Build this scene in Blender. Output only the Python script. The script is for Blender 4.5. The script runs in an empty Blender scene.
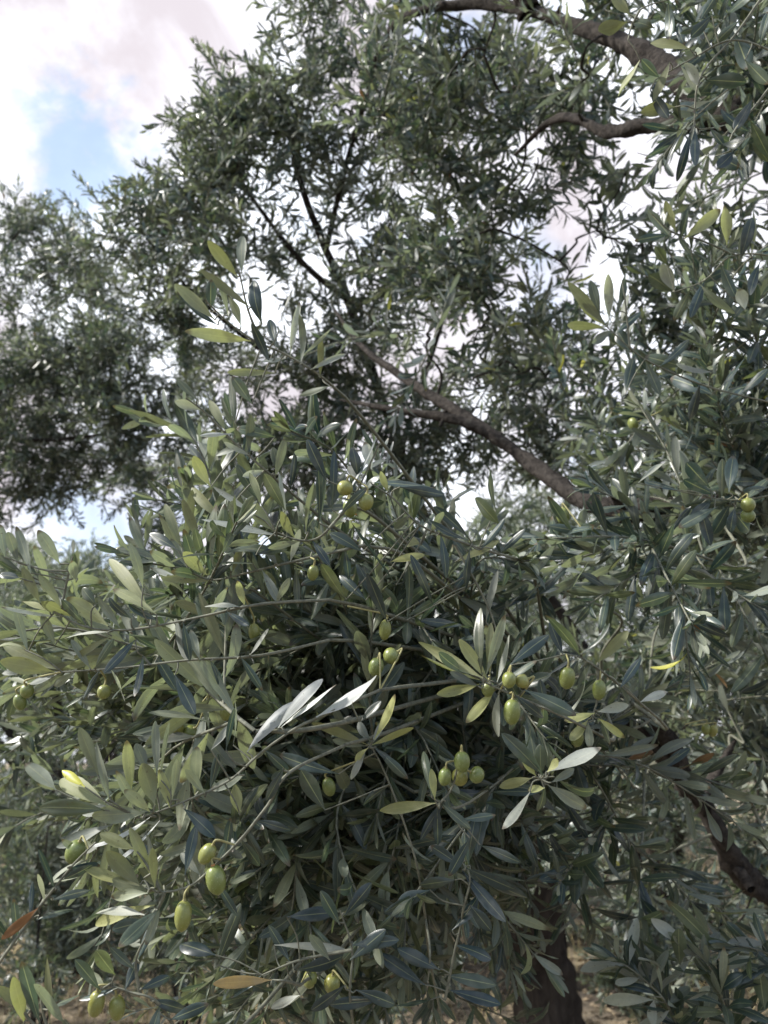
import bpy, math, random
import numpy as np
from mathutils import Vector

random.seed(7)
rng = np.random.default_rng(7)
C = bpy.context.scene.collection
scene = bpy.context.scene

# ------------------------------------------------------------------ camera
PITCH = math.radians(18.0)
CAM = np.array([0.0, 0.0, 1.6])
FPX = 769.0
FW = np.array([0, math.cos(PITCH), math.sin(PITCH)])
UP = np.array([0, -math.sin(PITCH), math.cos(PITCH)])
RT = np.array([1.0, 0, 0])
cam = bpy.data.cameras.new('camera')
cam.sensor_fit = 'VERTICAL'
cam.sensor_height = 34.6
cam.sensor_width = 25.95
cam.lens = FPX / 1024 * 34.6
cam.clip_start = 0.05
cam.clip_end = 3000
cam.dof.use_dof = True
cam.dof.focus_distance = 0.68
cam.dof.aperture_fstop = 9.0
camo = bpy.data.objects.new('camera', cam)
C.objects.link(camo)
camo.location = CAM
camo.rotation_euler = (math.pi / 2 + PITCH, 0, 0)
scene.camera = camo


def P(px, py, d):
    return CAM + d * (FW + (px - 384) / FPX * RT - (py - 512) / FPX * UP)


# ------------------------------------------------------------------ light
SUN = np.array([-0.76, -0.10, 0.66])
SUN = SUN / np.linalg.norm(SUN)
sun_el = math.asin(SUN[2])
sun_rot = math.atan2(SUN[0], SUN[1])
w = bpy.data.worlds.new('World')
scene.world = w
w.use_nodes = True
nt = w.node_tree
for n in list(nt.nodes):
    nt.nodes.remove(n)


def nd(t, typ, **kw):
    n = t.nodes.new(typ)
    for k, v in kw.items():
        setattr(n, k, v)
    return n


def lk(t, a, b):
    t.links.new(a, b)


def math_node(t, op, a, b=None, c=None, clamp=False):
    n = nd(t, 'ShaderNodeMath', operation=op, use_clamp=clamp)
    for i, x in enumerate((a, b, c)):
        if x is None:
            continue
        if isinstance(x, (int, float)):
            n.inputs[i].default_value = x
        else:
            lk(t, x, n.inputs[i])
    return n.outputs[0]


def mixc(t, fac, a, b, blend='MIX'):
    n = nd(t, 'ShaderNodeMix', data_type='RGBA', blend_type=blend)
    for sock, x in ((n.inputs[0], fac), (n.inputs[6], a), (n.inputs[7], b)):
        if isinstance(x, (int, float)):
            sock.default_value = x
        elif isinstance(x, tuple):
            sock.default_value = (*x, 1) if len(x) == 3 else x
        else:
            lk(t, x, sock)
    return n.outputs[2]


def maprange(t, v, a, b, c=0.0, d=1.0, smooth=True):
    n = nd(t, 'ShaderNodeMapRange')
    if smooth:
        n.interpolation_type = 'SMOOTHSTEP'
    lk(t, v, n.inputs[0])
    for i, x in enumerate((a, b, c, d)):
        n.inputs[i + 1].default_value = x
    return n.outputs[0]


def noise(t, vec, scale, detail=4, rough=0.55, dist=0.0):
    n = nd(t, 'ShaderNodeTexNoise')
    n.inputs['Scale'].default_value = scale
    n.inputs['Detail'].default_value = detail
    n.inputs['Roughness'].default_value = rough
    n.inputs['Distortion'].default_value = dist
    if vec is not None:
        lk(t, vec, n.inputs['Vector'])
    return n.outputs['Fac']


def unit(v):
    return v / np.linalg.norm(v)


CLOUD = 6.4
sky = nd(nt, 'ShaderNodeTexSky', sky_type='NISHITA')
sky.sun_disc = False
sky.sun_elevation = sun_el
sky.sun_rotation = sun_rot
sky.air_density = 1.0
sky.dust_density = 1.5
tc = nd(nt, 'ShaderNodeTexCoord')
dirv = tc.outputs['Generated']
n1 = noise(nt, dirv, 3.4, 7, 0.5, 0.2)
n2 = noise(nt, dirv, 4.2, 9, 0.58, 0.35)
n3 = noise(nt, dirv, 13.0, 6, 0.6, 0.2)
holes = None
for (px, py, r0, r1, amt) in ((58, 145, 0.0, 0.095, .86), (100, 540, 0.0, 0.12, 0.62), (15, 95, 0.0, 0.06, 0.5),
                              (470, 40, 0.0, 0.10, 0.6), (330, 170, 0.0, .09, .4)):
    dv = unit(P(px, py, 1.0) - CAM)
    sub = nd(nt, 'ShaderNodeVectorMath', operation='DISTANCE')
    lk(nt, dirv, sub.inputs[0])
    sub.inputs[1].default_value = tuple(dv)
    warped = math_node(nt, 'ADD', sub.outputs['Value'], math_node(nt, 'MULTIPLY', math_node(nt, 'SUBTRACT', n3, 0.5), 0.34))
    h = maprange(nt, warped, r0, r1, amt, 0.0)
    holes = h if holes is None else math_node(nt, 'MAXIMUM', holes, h)
sx = nd(nt, 'ShaderNodeSeparateXYZ')
lk(nt, dirv, sx.inputs[0])
# the cloud bank lies ahead; the unseen sky behind is cleared to add blue fill on the leaves
ahead = maprange(nt, sx.outputs[1], -0.45, 0.25, -0.22, 0.0)
cover = maprange(nt, math_node(nt, 'ADD', n1, ahead), 0.26, 0.44)
cover = math_node(nt, 'SUBTRACT', cover, holes, clamp=True)
shade = maprange(nt, n2, 0.36, 0.66)
cl = mixc(nt, shade, (CLOUD * 0.46, CLOUD * 0.425, CLOUD * 0.455), (CLOUD * 1.0, CLOUD * 1.05, CLOUD * 1.14))
skyb = mixc(nt, 0.5, sky.outputs[0], (CLOUD * .34, CLOUD * .46, CLOUD * .62))
col = mixc(nt, cover, skyb, cl)
bg = nd(nt, 'ShaderNodeBackground')
bg.inputs['Strength'].default_value = 0.15
lk(nt, col, bg.inputs['Color'])
out = nd(nt, 'ShaderNodeOutputWorld')
lk(nt, bg.outputs[0], out.inputs[0])

sl = bpy.data.lights.new('sun', 'SUN')
sl.energy = 4.2
sl.angle = math.radians(4.0)
sl.color = (1.0, 0.965, 0.90)
so = bpy.data.objects.new('sun', sl)
C.objects.link(so)
so.rotation_euler = Vector(tuple(SUN)).to_track_quat('Z', 'Y').to_euler()
so.location = (0, 0, 20)

scene.view_settings.view_transform = 'Standard'
scene.view_settings.look = 'None'
scene.view_settings.exposure = 1.0
scene.view_settings.gamma = 1.0
scene.cycles.max_bounces = 8
scene.cycles.transparent_max_bounces = 8
scene.cycles.use_denoising = True


# ------------------------------------------------------------------ materials
def mat(name):
    m = bpy.data.materials.new(name)
    m.use_nodes = True
    t = m.node_tree
    for n in list(t.nodes):
        t.nodes.remove(n)
    o = nd(t, 'ShaderNodeOutputMaterial')
    return m, t, o


def principled(t, col=None, rough=0.6, spec=0.5):
    p = nd(t, 'ShaderNodeBsdfPrincipled')
    if col is not None:
        if isinstance(col, tuple):
            p.inputs['Base Color'].default_value = (*col, 1)
        else:
            lk(t, col, p.inputs['Base Color'])
    if isinstance(rough, float):
        p.inputs['Roughness'].default_value = rough
    else:
        lk(t, rough, p.inputs['Roughness'])
    p.inputs['Specular IOR Level'].default_value = spec
    return p


def leaf_material():
    m, t, o = mat('olive_leaf')
    at = nd(t, 'ShaderNodeAttribute', attribute_name='tint')
    sp = nd(t, 'ShaderNodeSeparateColor')
    lk(t, at.outputs['Color'], sp.inputs[0])
    age, yel, dry, rnd = sp.outputs[0], sp.outputs[1], sp.outputs[2], at.outputs['Alpha']
    uv = nd(t, 'ShaderNodeUVMap')
    uv.uv_map = 'uv'
    s2 = nd(t, 'ShaderNodeSeparateXYZ')
    lk(t, uv.outputs[0], s2.inputs[0])
    v = math_node(t, 'ABSOLUTE', math_node(t, 'SUBTRACT', s2.outputs[1], 0.5))
    rib = maprange(t, v, 0.012, 0.05, 1.0, 0.0)
    geo = nd(t, 'ShaderNodeNewGeometry')
    mott = noise(t, geo.outputs['Position'], 260.0, 3, 0.6)
    blot = noise(t, geo.outputs['Position'], 60.0, 2, 0.5)
    top = mixc(t, age, (0.022, 0.042, 0.047), (0.078, 0.106, 0.062))
    under = mixc(t, age, (0.130, 0.153, 0.148), (0.190, 0.208, 0.130))
    top = mixc(t, math_node(t, 'MULTIPLY', rib, 0.75), top, (0.22, 0.24, 0.13))
    under = mixc(t, math_node(t, 'MULTIPLY', rib, 0.5), under, (0.27, 0.28, 0.17))
    c = mixc(t, geo.outputs['Backfacing'], top, under)
    c = mixc(t, math_node(t, 'MULTIPLY', yel, 0.9), c, (0.44, 0.42, 0.035))
    c = mixc(t, maprange(t, dry, 0.0, 1.0, smooth=False), c, (0.26, 0.11, 0.035))
    c = mixc(t, maprange(t, dry, 0.0, -1.0, smooth=False), c, (0.46, 0.47, 0.47))  # negative values whiten the leaf: silvery underside with sheen and sunlight painted in
    val = math_node(t, 'ADD', math_node(t, 'MULTIPLY', rnd, 0.8), 0.58)
    val = math_node(t, 'MULTIPLY', val, math_node(t, 'ADD', math_node(t, 'MULTIPLY', mott, 0.35), 0.82))
    hsv = nd(t, 'ShaderNodeHueSaturation')
    lk(t, c, hsv.inputs['Color'])
    lk(t, val, hsv.inputs['Value'])
    hsv.inputs['Saturation'].default_value = 0.94
    spots = maprange(t, noise(t, geo.outputs['Position'], 330.0, 2, 0.5), 0.69, 0.73, 0.0, 0.6)
    tip = math_node(t, 'MULTIPLY', maprange(t, s2.outputs[0], 0.86, 0.96), maprange(t, rnd, 0.74, 0.80, 0.0, 0.8))
    # dusty film on older leaves
    dust = maprange(t, blot, 0.45, 0.75, 0.0, 0.18)
    c = mixc(t, dust, hsv.outputs[0], (0.26, 0.25, 0.22))
    c = mixc(t, math_node(t, 'MAXIMUM', spots, tip), c, (0.085, 0.055, 0.028))
    rough = math_node(t, 'ADD', math_node(t, 'MULTIPLY', geo.outputs['Backfacing'], 0.22), math_node(t, 'ADD', math_node(t, 'MULTIPLY', mott, 0.18), 0.27))
    p = principled(t, c, rough, 0.6)
    bump = nd(t, 'ShaderNodeBump')
    bump.inputs['Strength'].default_value = 0.12
    bump.inputs['Distance'].default_value = 0.0006
    lk(t, math_node(t, 'ADD', mott, rib), bump.inputs['Height'])
    lk(t, bump.outputs[0], p.inputs['Normal'])
    tr = nd(t, 'ShaderNodeBsdfTranslucent')
    lk(t, mixc(t, 1.0, c, (1.32, 1.45, 0.92), 'MULTIPLY'), tr.inputs['Color'])
    ms = nd(t, 'ShaderNodeMixShader')
    ms.inputs[0].default_value = 0.30
    lk(t, p.outputs[0], ms.inputs[1])
    lk(t, tr.outputs[0], ms.inputs[2])
    lk(t, ms.outputs[0], o.inputs[0])
    return m


def bark_material(name, c0, c1, scale, bumpd, stretch=1.0):
    m, t, o = mat(name)
    geo = nd(t, 'ShaderNodeTexCoord')
    mp = nd(t, 'ShaderNodeMapping')
    mp.inputs['Scale'].default_value = (1, 1, stretch)
    lk(t, geo.outputs['Object'], mp.inputs['Vector'])
    pos = mp.outputs[0]
    a = noise(t, pos, scale, 8, 0.65, 0.6)
    b = noise(t, pos, scale * 0.25, 4, 0.6)
    f = math_node(t, 'ADD', math_node(t, 'MULTIPLY', a, 0.7), math_node(t, 'MULTIPLY', b, 0.5), clamp=True)
    f = maprange(t, f, 0.35, 0.85)
    c = mixc(t, f, c0, c1)
    lich = maprange(t, noise(t, pos, scale * 0.5, 5, 0.7), 0.62, 0.74, 0, 0.3)
    c = mixc(t, lich, c, (0.12, 0.12, 0.10))
    p = principled(t, c, 0.95, 0.12)
    bump = nd(t, 'ShaderNodeBump')
    bump.inputs['Strength'].default_value = 0.9
    bump.inputs['Distance'].default_value = bumpd
    lk(t, math_node(t, 'ADD', a, math_node(t, 'MULTIPLY', b, 1.2)), bump.inputs['Height'])
    lk(t, bump.outputs[0], p.inputs['Normal'])
    lk(t, p.outputs[0], o.inputs[0])
    return m


def olive_material():
    m, t, o = mat('olive_skin')
    tcn = nd(t, 'ShaderNodeTexCoord')
    oi = nd(t, 'ShaderNodeObjectInfo')
    pos = tcn.outputs['Object']
    c = mixc(t, oi.outputs['Random'], (0.115, 0.150, 0.030), (0.215, 0.21, 0.042))
    b = noise(t, pos, 120.0, 3, 0.6)
    c = mixc(t, maprange(t, b, 0.4, 0.7, 0, 0.4), c, (0.24, 0.27, 0.11))
    vor = nd(t, 'ShaderNodeTexVoronoi')
    vor.inputs['Scale'].default_value = 480.0
    lk(t, pos, vor.inputs['Vector'])
    sp = maprange(t, vor.outputs['Distance'], 0.12, 0.28, 0.28, 0.0)
    c = mixc(t, sp, c, (0.42, 0.45, 0.25))
    bl = maprange(t, noise(t, pos, 210.0, 3, 0.6), 0.64, 0.72, 0.0, 0.6)
    c = mixc(t, bl, c, (0.10, 0.075, 0.035))
    bloom = maprange(t, noise(t, pos, 60.0, 3, 0.6), 0.42, 0.62, 0.0, 0.06)
    c = mixc(t, bloom, c, (0.36, 0.39, 0.33))
    p = principled(t, c, 0.38, 0.5)
    p.inputs['Subsurface Weight'].default_value = 0.15
    p.inputs['Subsurface Radius'].default_value = (0.003, 0.003, 0.001)
    p.inputs['Subsurface Scale'].default_value = 1.0
    lk(t, p.outputs[0], o.inputs[0])
    return m


def simple(name, c0, c1, scale, rough=0.7):
    m, t, o = mat(name)
    tcn = nd(t, 'ShaderNodeTexCoord')
    b = noise(t, tcn.outputs['Object'], scale, 5, 0.6)
    p = principled(t, mixc(t, maprange(t, b, 0.3, 0.7), c0, c1), rough, 0.4)
    lk(t, p.outputs[0], o.inputs[0])
    return m


def soil_material():
    m, t, o = mat('orchard_soil')
    geo = nd(t, 'ShaderNodeNewGeometry')
    pos = geo.outputs['Position']
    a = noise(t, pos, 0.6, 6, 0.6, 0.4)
    b = noise(t, pos, 14.0, 8, 0.7)
    d = noise(t, pos, 90.0, 4, 0.7)
    c = mixc(t, maprange(t, b, 0.35, 0.65), (0.05, 0.041, 0.034), (0.12, 0.10, 0.08))
    c = mixc(t, maprange(t, a, 0.42, 0.6, 0, 0.75), c, (0.46, 0.38, 0.26))  # pale patches paint sunlit ground into the soil colour
    c = mixc(t, maprange(t, d, 0.58, 0.7, 0, 0.6), c, (0.36, 0.32, 0.25))
    p = principled(t, c, 0.95, 0.2)
    bump = nd(t, 'ShaderNodeBump')
    bump.inputs['Strength'].default_value = 0.8
    bump.inputs['Distance'].default_value = 0.05
    lk(t, math_node(t, 'ADD', b, math_node(t, 'MULTIPLY', d, 0.4)), bump.inputs['Height'])
    lk(t, bump.outputs[0], p.inputs['Normal'])
    lk(t, p.outputs[0], o.inputs[0])
    return m


LEAF = leaf_material()
BARK = bark_material('olive_bark', (0.010, 0.0085, 0.008), (0.058, 0.050, 0.044), 95.0, 0.005)
TRUNKBARK = bark_material('olive_trunk_bark', (0.018, 0.0135, 0.011), (0.070, 0.055, 0.043), 30.0, 0.06, 0.16)
TWIG = simple('olive_twig', (0.085, 0.088, 0.066), (0.17, 0.17, 0.125), 170.0)
STALK = simple('olive_stalk', (0.22, 0.20, 0.08), (0.30, 0.28, 0.13), 200.0)
OLIVE = olive_material()
SCAR = simple('stalk_scar', (0.30, 0.13, 0.04), (0.38, 0.19, 0.07), 300.0)
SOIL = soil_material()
LITTER = simple('dry_leaf_litter', (0.10, 0.07, 0.045), (0.30, 0.24, 0.16), 8.0, 0.9)
STRAW = simple('dry_grass', (0.34, 0.27, 0.13), (0.50, 0.42, 0.22), 3.0, 0.85)


# ------------------------------------------------------------------ geometry accumulators
class Geo:
    def __init__(self):
        self.v, self.f, self.uv, self.c, self.m = [], [], [], [], []
        self.n = 0
        self.mats = []

    def add(self, v, f, uv=None, col=None, m=None):
        if len(v) == 0:
            return
        if m not in self.mats:
            self.mats.append(m)
        self.v.append(np.asarray(v, dtype=np.float64).reshape(-1, 3))
        f = np.asarray(f, dtype=np.int64) + self.n
        self.f.append(f)
        k = len(self.v[-1])
        self.uv.append(np.zeros((k, 2)) if uv is None else uv.reshape(-1, 2))
        self.c.append(np.zeros((k, 4)) if col is None else col.reshape(-1, 4))
        self.m.append(np.full(len(f), self.mats.index(m)))
        self.n += k

    def build(self, name, parent=None, origin=None, smooth=True):
        me = bpy.data.meshes.new(name)
        ob = bpy.data.objects.new(name, me)
        C.objects.link(ob)
        root = parent
        off = np.zeros(3)
        if parent is not None:
            ob.parent = parent
            while root is not None:
                off = off + np.array(root.location)
                root = root.parent
        elif origin is not None:
            ob.location = tuple(origin)
            off = np.array(origin)
        if not self.v:
            return ob
        v = np.concatenate(self.v) - off
        f = np.concatenate(self.f)
        uv = np.concatenate(self.uv)
        c = np.concatenate(self.c)
        mi = np.concatenate(self.m)
        me.vertices.add(len(v))
        me.vertices.foreach_set('co', v.astype(np.float32).ravel())
        me.loops.add(f.size)
        me.loops.foreach_set('vertex_index', f.astype(np.int32).ravel())
        me.polygons.add(len(f))
        me.polygons.foreach_set('loop_start', np.arange(0, f.size, 4, dtype=np.int32))
        for mm in self.mats:
            me.materials.append(mm)
        me.polygons.foreach_set('material_index', mi.astype(np.int32))
        me.update(calc_edges=True)
        me.polygons.foreach_set('use_smooth', np.full(len(f), smooth))
        ul = me.uv_layers.new(name='uv')
        ul.data.foreach_set('uv', uv[f.ravel()].astype(np.float32).ravel())
        ca = me.attributes.new('tint', 'FLOAT_COLOR', 'POINT')
        ca.data.foreach_set('color', c.astype(np.float32).ravel())
        return ob


def nrm(a):
    return a / np.maximum(np.linalg.norm(a, axis=-1, keepdims=True), 1e-9)


LODS = {
    'hi': (np.array([0, .055, .11, .2, .33, .48, .63, .77, .88, .95, .985, 1.0]), np.array([-1, -.5, 0, .5, 1.0])),
    'mid': (np.array([0, .09, .28, .52, .76, .93, 1.0]), np.array([-1, 0, 1.0])),
    'lo': (np.array([0, .28, .66, 1.0]), np.array([-1, 1.0])),
}


class Leaves:
    """Collects leaves as records, turned into one mesh."""

    def __init__(self, lod='hi'):
        self.lod = lod
        self.r = []

    def add(self, b, d, n, L, W, curl, twist, fold, tint):
        self.r.append((*b, *d, *n, L, W, curl, twist, fold, *tint))

    def into(self, geo):
        if len(self.r) == 0:
            return
        a = np.array(self.r)
        B, D, N = a[:, 0:3], nrm(a[:, 3:6]), a[:, 6:9]
        N = nrm(N - D * np.sum(N * D, axis=1, keepdims=True))
        L, W, curl, tw, fold = (a[:, k] for k in range(9, 14))
        tint = a[:, 14:18]
        S = np.cross(D, N)
        u, vv = LODS[self.lod]
        U, V = len(u), len(vv)
        curl = np.where(np.abs(curl) < 1e-3, 1e-3, curl)
        ang = curl[:, None] * u[None]
        cx = np.sin(ang) / curl[:, None]
        cz = -(1 - np.cos(ang)) / curl[:, None]
        cen = B[:, None] + L[:, None, None] * (cx[..., None] * D[:, None] + cz[..., None] * N[:, None])
        Nn = np.cos(ang)[..., None] * N[:, None] + np.sin(ang)[..., None] * D[:, None]
        ta = tw[:, None] * u[None]
        Sx = np.cos(ta)[..., None] * S[:, None] + np.sin(ta)[..., None] * Nn
        Nx = np.cos(ta)[..., None] * Nn - np.sin(ta)[..., None] * S[:, None]
        s = np.clip((u - 0.05) / 0.95, 0, 1)
        prof = np.sin(np.pi * s ** 1.32) ** 0.62
        prof = np.maximum(prof, np.where(u < 0.08, 0.10, 0.03))
        half = (W[:, None] * 0.5) * prof[None]
        ph = (a[:, 17] * 40)[:, None]
        wav = 0.16 * np.sin(7 * u[None] + ph)
        av = np.abs(vv)
        pos = (cen[:, :, None] + half[..., None, None] * vv[None, None, :, None] * Sx[:, :, None]
               + (half[..., None] * (av[None, None] * fold[:, None, None] - 0.45 * av[None, None] ** 3
                                     + wav[..., None] * vv[None, None]))[..., None] * Nx[:, :, None])
        n = len(a)
        uvb = np.stack(np.meshgrid(u, vv * 0.5 + 0.5, indexing='ij'), -1)
        uvs = np.broadcast_to(uvb[None], (n, U, V, 2)).reshape(-1, 2)
        cols = np.broadcast_to(tint[:, None], (n, U * V, 4)).reshape(-1, 4)
        i, j = np.meshgrid(np.arange(U - 1), np.arange(V - 1), indexing='ij')
        q = np.stack([i * V + j, (i + 1) * V + j, (i + 1) * V + j + 1, i * V + j + 1], -1).reshape(-1, 4)
        q = q[:, ::-1]
        F = (q[None] + (np.arange(n) * U * V)[:, None, None]).reshape(-1, 4)
        geo.add(pos.reshape(-1, 3), F, uvs, cols, LEAF)


def catmull(pts, per=6):
    p = np.asarray(pts, float)
    if len(p) < 3:
        t = np.linspace(0, 1, per + 1)[:, None]
        return p[0] * (1 - t) + p[-1] * t
    q = np.vstack([2 * p[0] - p[1], p, 2 * p[-1] - p[-2]])
    o = []
    for i in range(1, len(q) - 2):
        for t in np.linspace(0, 1, per, endpoint=False):
            a, b, c, d = q[i - 1:i + 3]
            o.append(.5 * (2 * b + (c - a) * t + (2 * a - 5 * b + 4 * c - d) * t * t + (3 * b - a - 3 * c + d) * t ** 3))
    o.append(p[-1])
    return np.array(o)


def tube(geo, pts, r0, r1, m, sides=7, rough=0.0, knob=None):
    p = np.asarray(pts, float)
    n = len(p)
    if n < 2:
        return
    T = nrm(np.gradient(p, axis=0))
    a = np.cross(T[0], [0.31, 0.22, 0.93])
    if np.linalg.norm(a) < 1e-3:
        a = np.cross(T[0], [1, 0, 0])
    a = a / np.linalg.norm(a)
    R = np.linspace(r0, r1, n) if np.isscalar(r0) else np.asarray(r0)
    th = np.linspace(0, 2 * np.pi, sides, endpoint=False)
    rings = []
    for k in range(n):
        a = a - T[k] * np.dot(a, T[k])
        a = a / np.linalg.norm(a)
        b = np.cross(T[k], a)
        rr = R[k] * (1 + rough * (rng.random(sides) - .5) + rough * 0.8 * np.sin(3 * th + k * 0.35) * 0.5)
        rings.append(p[k] + rr[:, None] * (np.cos(th)[:, None] * a + np.sin(th)[:, None] * b))
    v = np.array(rings).reshape(-1, 3)
    f = []
    for k in range(n - 1):
        for s in range(sides):
            s2 = (s + 1) % sides
            f.append((k * sides + s, k * sides + s2, (k + 1) * sides + s2, (k + 1) * sides + s))
    nv = len(v)
    v = np.vstack([v, p[0], p[-1]])
    for s in range(sides):
        s2 = (s + 1) % sides
        f.append((nv, s2, s, nv))
        f.append((nv + 1, (n - 1) * sides + s, (n - 1) * sides + s2, nv + 1))
    f = [(x[0], x[1], x[2], x[2]) if x[0] == x[3] else x for x in f]
    # caps as tiny quads: fold the duplicated corner to keep every face a quad
    quads = [x for x in f if len(set(x)) == 4]
    geo.add(v[:nv], quads, m=m)


def arclen(p):
    return np.concatenate([[0], np.cumsum(np.linalg.norm(np.diff(p, axis=0), axis=1))])


def at_len(p, s, q):
    return np.array([np.interp(q, s, p[:, k]) for k in range(3)])


def rand_tint(young=0.35, spread=0.35, yellow=0.0):
    age = float(np.clip(young + rng.normal() * spread * .5, 0, 1))
    y = float(np.clip(rng.normal() * 0.06 + yellow, 0, 0.3))
    d = 0.0
    r = rng.random()
    if r < 0.001:
        y = 0.8
    elif r < 0.0025:
        d = 0.55 + 0.4 * rng.random()
    return (age, y, d, float(rng.random()))


def shoot(lv, pts, L=0.058, W=0.0125, space=0.017, start=0.0, young=0.35, spread=0.35, lift=0.1, open_=0.95):
    """Decussate olive leaves along a stem polyline (base -> tip)."""
    p = np.asarray(pts)
    s = arclen(p)
    tot = s[-1]
    q = start + rng.random() * space
    k = rng.random() * 2
    while q < tot:
        c = at_len(p, s, q)
        t = at_len(p, s, min(q + .004, tot)) - at_len(p, s, max(q - .004, 0))
        t = t / (np.linalg.norm(t) + 1e-9)
        a = np.cross(t, [0, 0, 1.0])
        if np.linalg.norm(a) < .05:
            a = np.array([1.0, 0, 0])
        a /= np.linalg.norm(a)
        b = np.cross(t, a)
        frac = q / tot
        size = (0.75 + 0.35 * math.sin(math.pi * min(1, .2 + frac * .75))) * (1 - .35 * max(0, frac - .82) / .18)
        for sgn in (0, 1):
            if rng.random() < 0.07:
                continue
            ph = k * math.pi / 2 + sgn * math.pi + rng.normal() * .22
            r = math.cos(ph) * a + math.sin(ph) * b
            th = open_ * (1.0 - .45 * frac) + rng.normal() * .2
            d = math.cos(th) * t + math.sin(th) * r + np.array([0, 0, lift]) + rng.normal(size=3) * .09
            n = math.sin(th) * t - math.cos(th) * r + np.array([0, 0, .3]) + rng.normal(size=3) * .4
            Ll = L * size * (0.85 + .3 * rng.random())
            lv.add(c, d, n, Ll, W * size * (0.72 + .42 * rng.random()), rng.normal() * .65 + .3, rng.normal() * .6,
                   .10 + .6 * rng.random(), rand_tint(young, spread))
        k += 1
        q += space * (1.15 - .45 * frac) * (0.85 + .3 * rng.random())
    # terminal pair
    t = p[-1] - p[-2]
    t = t / np.linalg.norm(t)
    for sgn in (-1, 1):
        a = nrm(np.cross(t, rng.normal(size=3)))
        lv.add(p[-1], t + .25 * sgn * a, a, L * .6, W * .65, rng.normal() * .2, 0, .3, rand_tint(min(1, young + .25), spread))


def root_empty(name, loc, label, cat, group=None):
    o = bpy.data.objects.new(name, None)
    o.empty_display_size = .2
    C.objects.link(o)
    o.location = tuple(loc)
    o['label'] = label
    o['category'] = cat
    if group:
        o['group'] = group
    return o


# ------------------------------------------------------------------ ground
def hgt(x, y):
    return (0.10 * np.sin(x * .31 + 1.0) * np.cos(y * .27) + .05 * np.sin(x * 1.1 + y * .7) + .02 * np.sin(3.1 * x - 2.3 * y)
            + 0.022 * np.maximum(y - 4, 0))


def make_ground():
    g = Geo()
    a = np.concatenate([-np.geomspace(400, 12, 26), np.linspace(-11.5, 11.5, 70), np.geomspace(12, 400, 26)])
    b = np.concatenate([-np.geomspace(120, 4, 14), np.linspace(-3.5, 22, 90), np.geomspace(23, 700, 34)])
    X, Y = np.meshgrid(a, b, indexing='ij')
    Z = hgt(X, np.minimum(Y, 60)) * np.exp(-np.abs(X) / 300)
    v = np.stack([X, Y, Z], -1).reshape(-1, 3)
    n, m_ = len(a), len(b)
    i, j = np.meshgrid(np.arange(n - 1), np.arange(m_ - 1), indexing='ij')
    q = np.stack([i * m_ + j, (i + 1) * m_ + j, (i + 1) * m_ + j + 1, i * m_ + j + 1], -1).reshape(-1, 4)
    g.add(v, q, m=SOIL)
    o = g.build('ground')
    o['kind'] = 'structure'
    # leaf litter, clods
    g = Geo()
    N = 60000
    y = 3.2 + 16 * rng.random(N) ** 1.5
    x = (rng.random(N) - .5) * (1.6 * y + 2)
    z = hgt(x, y) + .008
    th = rng.random(N) * 6.28
    s = .012 + .028 * rng.random(N)
    d = np.stack([np.cos(th), np.sin(th), rng.normal(size=N) * .3], -1) * s[:, None]
    e = np.stack([-np.sin(th), np.cos(th), rng.normal(size=N) * .6], -1) * (s * .35)[:, None]
    c = np.stack([x, y, z], -1)
    v = np.stack([c - d, c + e + [0, 0, .006], c + d, c - e], 1).reshape(-1, 3)
    g.add(v, np.arange(4 * N).reshape(-1, 4), m=LITTER)
    o = g.build('leaf_litter', smooth=False)
    o['kind'] = 'stuff'
    # dry grass blades
    g = Geo()
    N = 16000
    cl = rng.random((260, 2))
    k = rng.integers(0, 260, N)
    y = 4.5 + 18 * cl[k, 1] + rng.normal(size=N) * .22
    x = (cl[k, 0] - .5) * (1.5 * y + 2) + rng.normal(size=N) * .22
    h = .06 + .2 * rng.random(N)
    th = rng.random(N) * 6.28
    c = np.stack([x, y, hgt(x, y) - .01], -1)
    sd = np.stack([np.cos(th), np.sin(th), 0 * th], -1) * .0035
    lean = np.stack([rng.normal(size=N) * .4, rng.normal(size=N) * .4, np.ones(N)], -1) * h[:, None]
    v = np.stack([c - sd, c + sd, c + lean + sd * .2, c + lean - sd * .2], 1).reshape(-1, 3)
    g.add(v, np.arange(4 * N).reshape(-1, 4), m=STRAW)
    o = g.build('dry_grass', smooth=False)
    o['kind'] = 'stuff'


make_ground()


# ------------------------------------------------------------------ crowns of the trees behind
LIB = {}


def shoot_lib(L, W, ln, young, spread, space):
    key = (L, W, ln, young, spread, space)
    if key not in LIB:
        out = []
        for k in range(36):
            lv = Leaves('mid')
            l2 = ln * (.55 + .9 * k / 35)
            bend = rng.normal(size=3) * l2 * .14
            pts = catmull([(0, 0, 0), np.array([0, 0, l2 * .5]) + bend, np.array([0, 0, l2]) + rng.normal(size=3) * l2 * .1], 4)
            shoot(lv, pts, L, W, space, .015, young, spread, lift=0.0)
            out.append((pts, np.array(lv.r)))
        LIB[key] = out
    return LIB[key]


def frames(d):
    """rotation taking +Z to each unit vector d, with a random roll"""
    n = len(d)
    h = rng.normal(size=(n, 3))
    x = nrm(h - d * np.sum(h * d, axis=1, keepdims=True))
    y = np.cross(d, x)
    return np.stack([x, y, d], -1)


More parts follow.
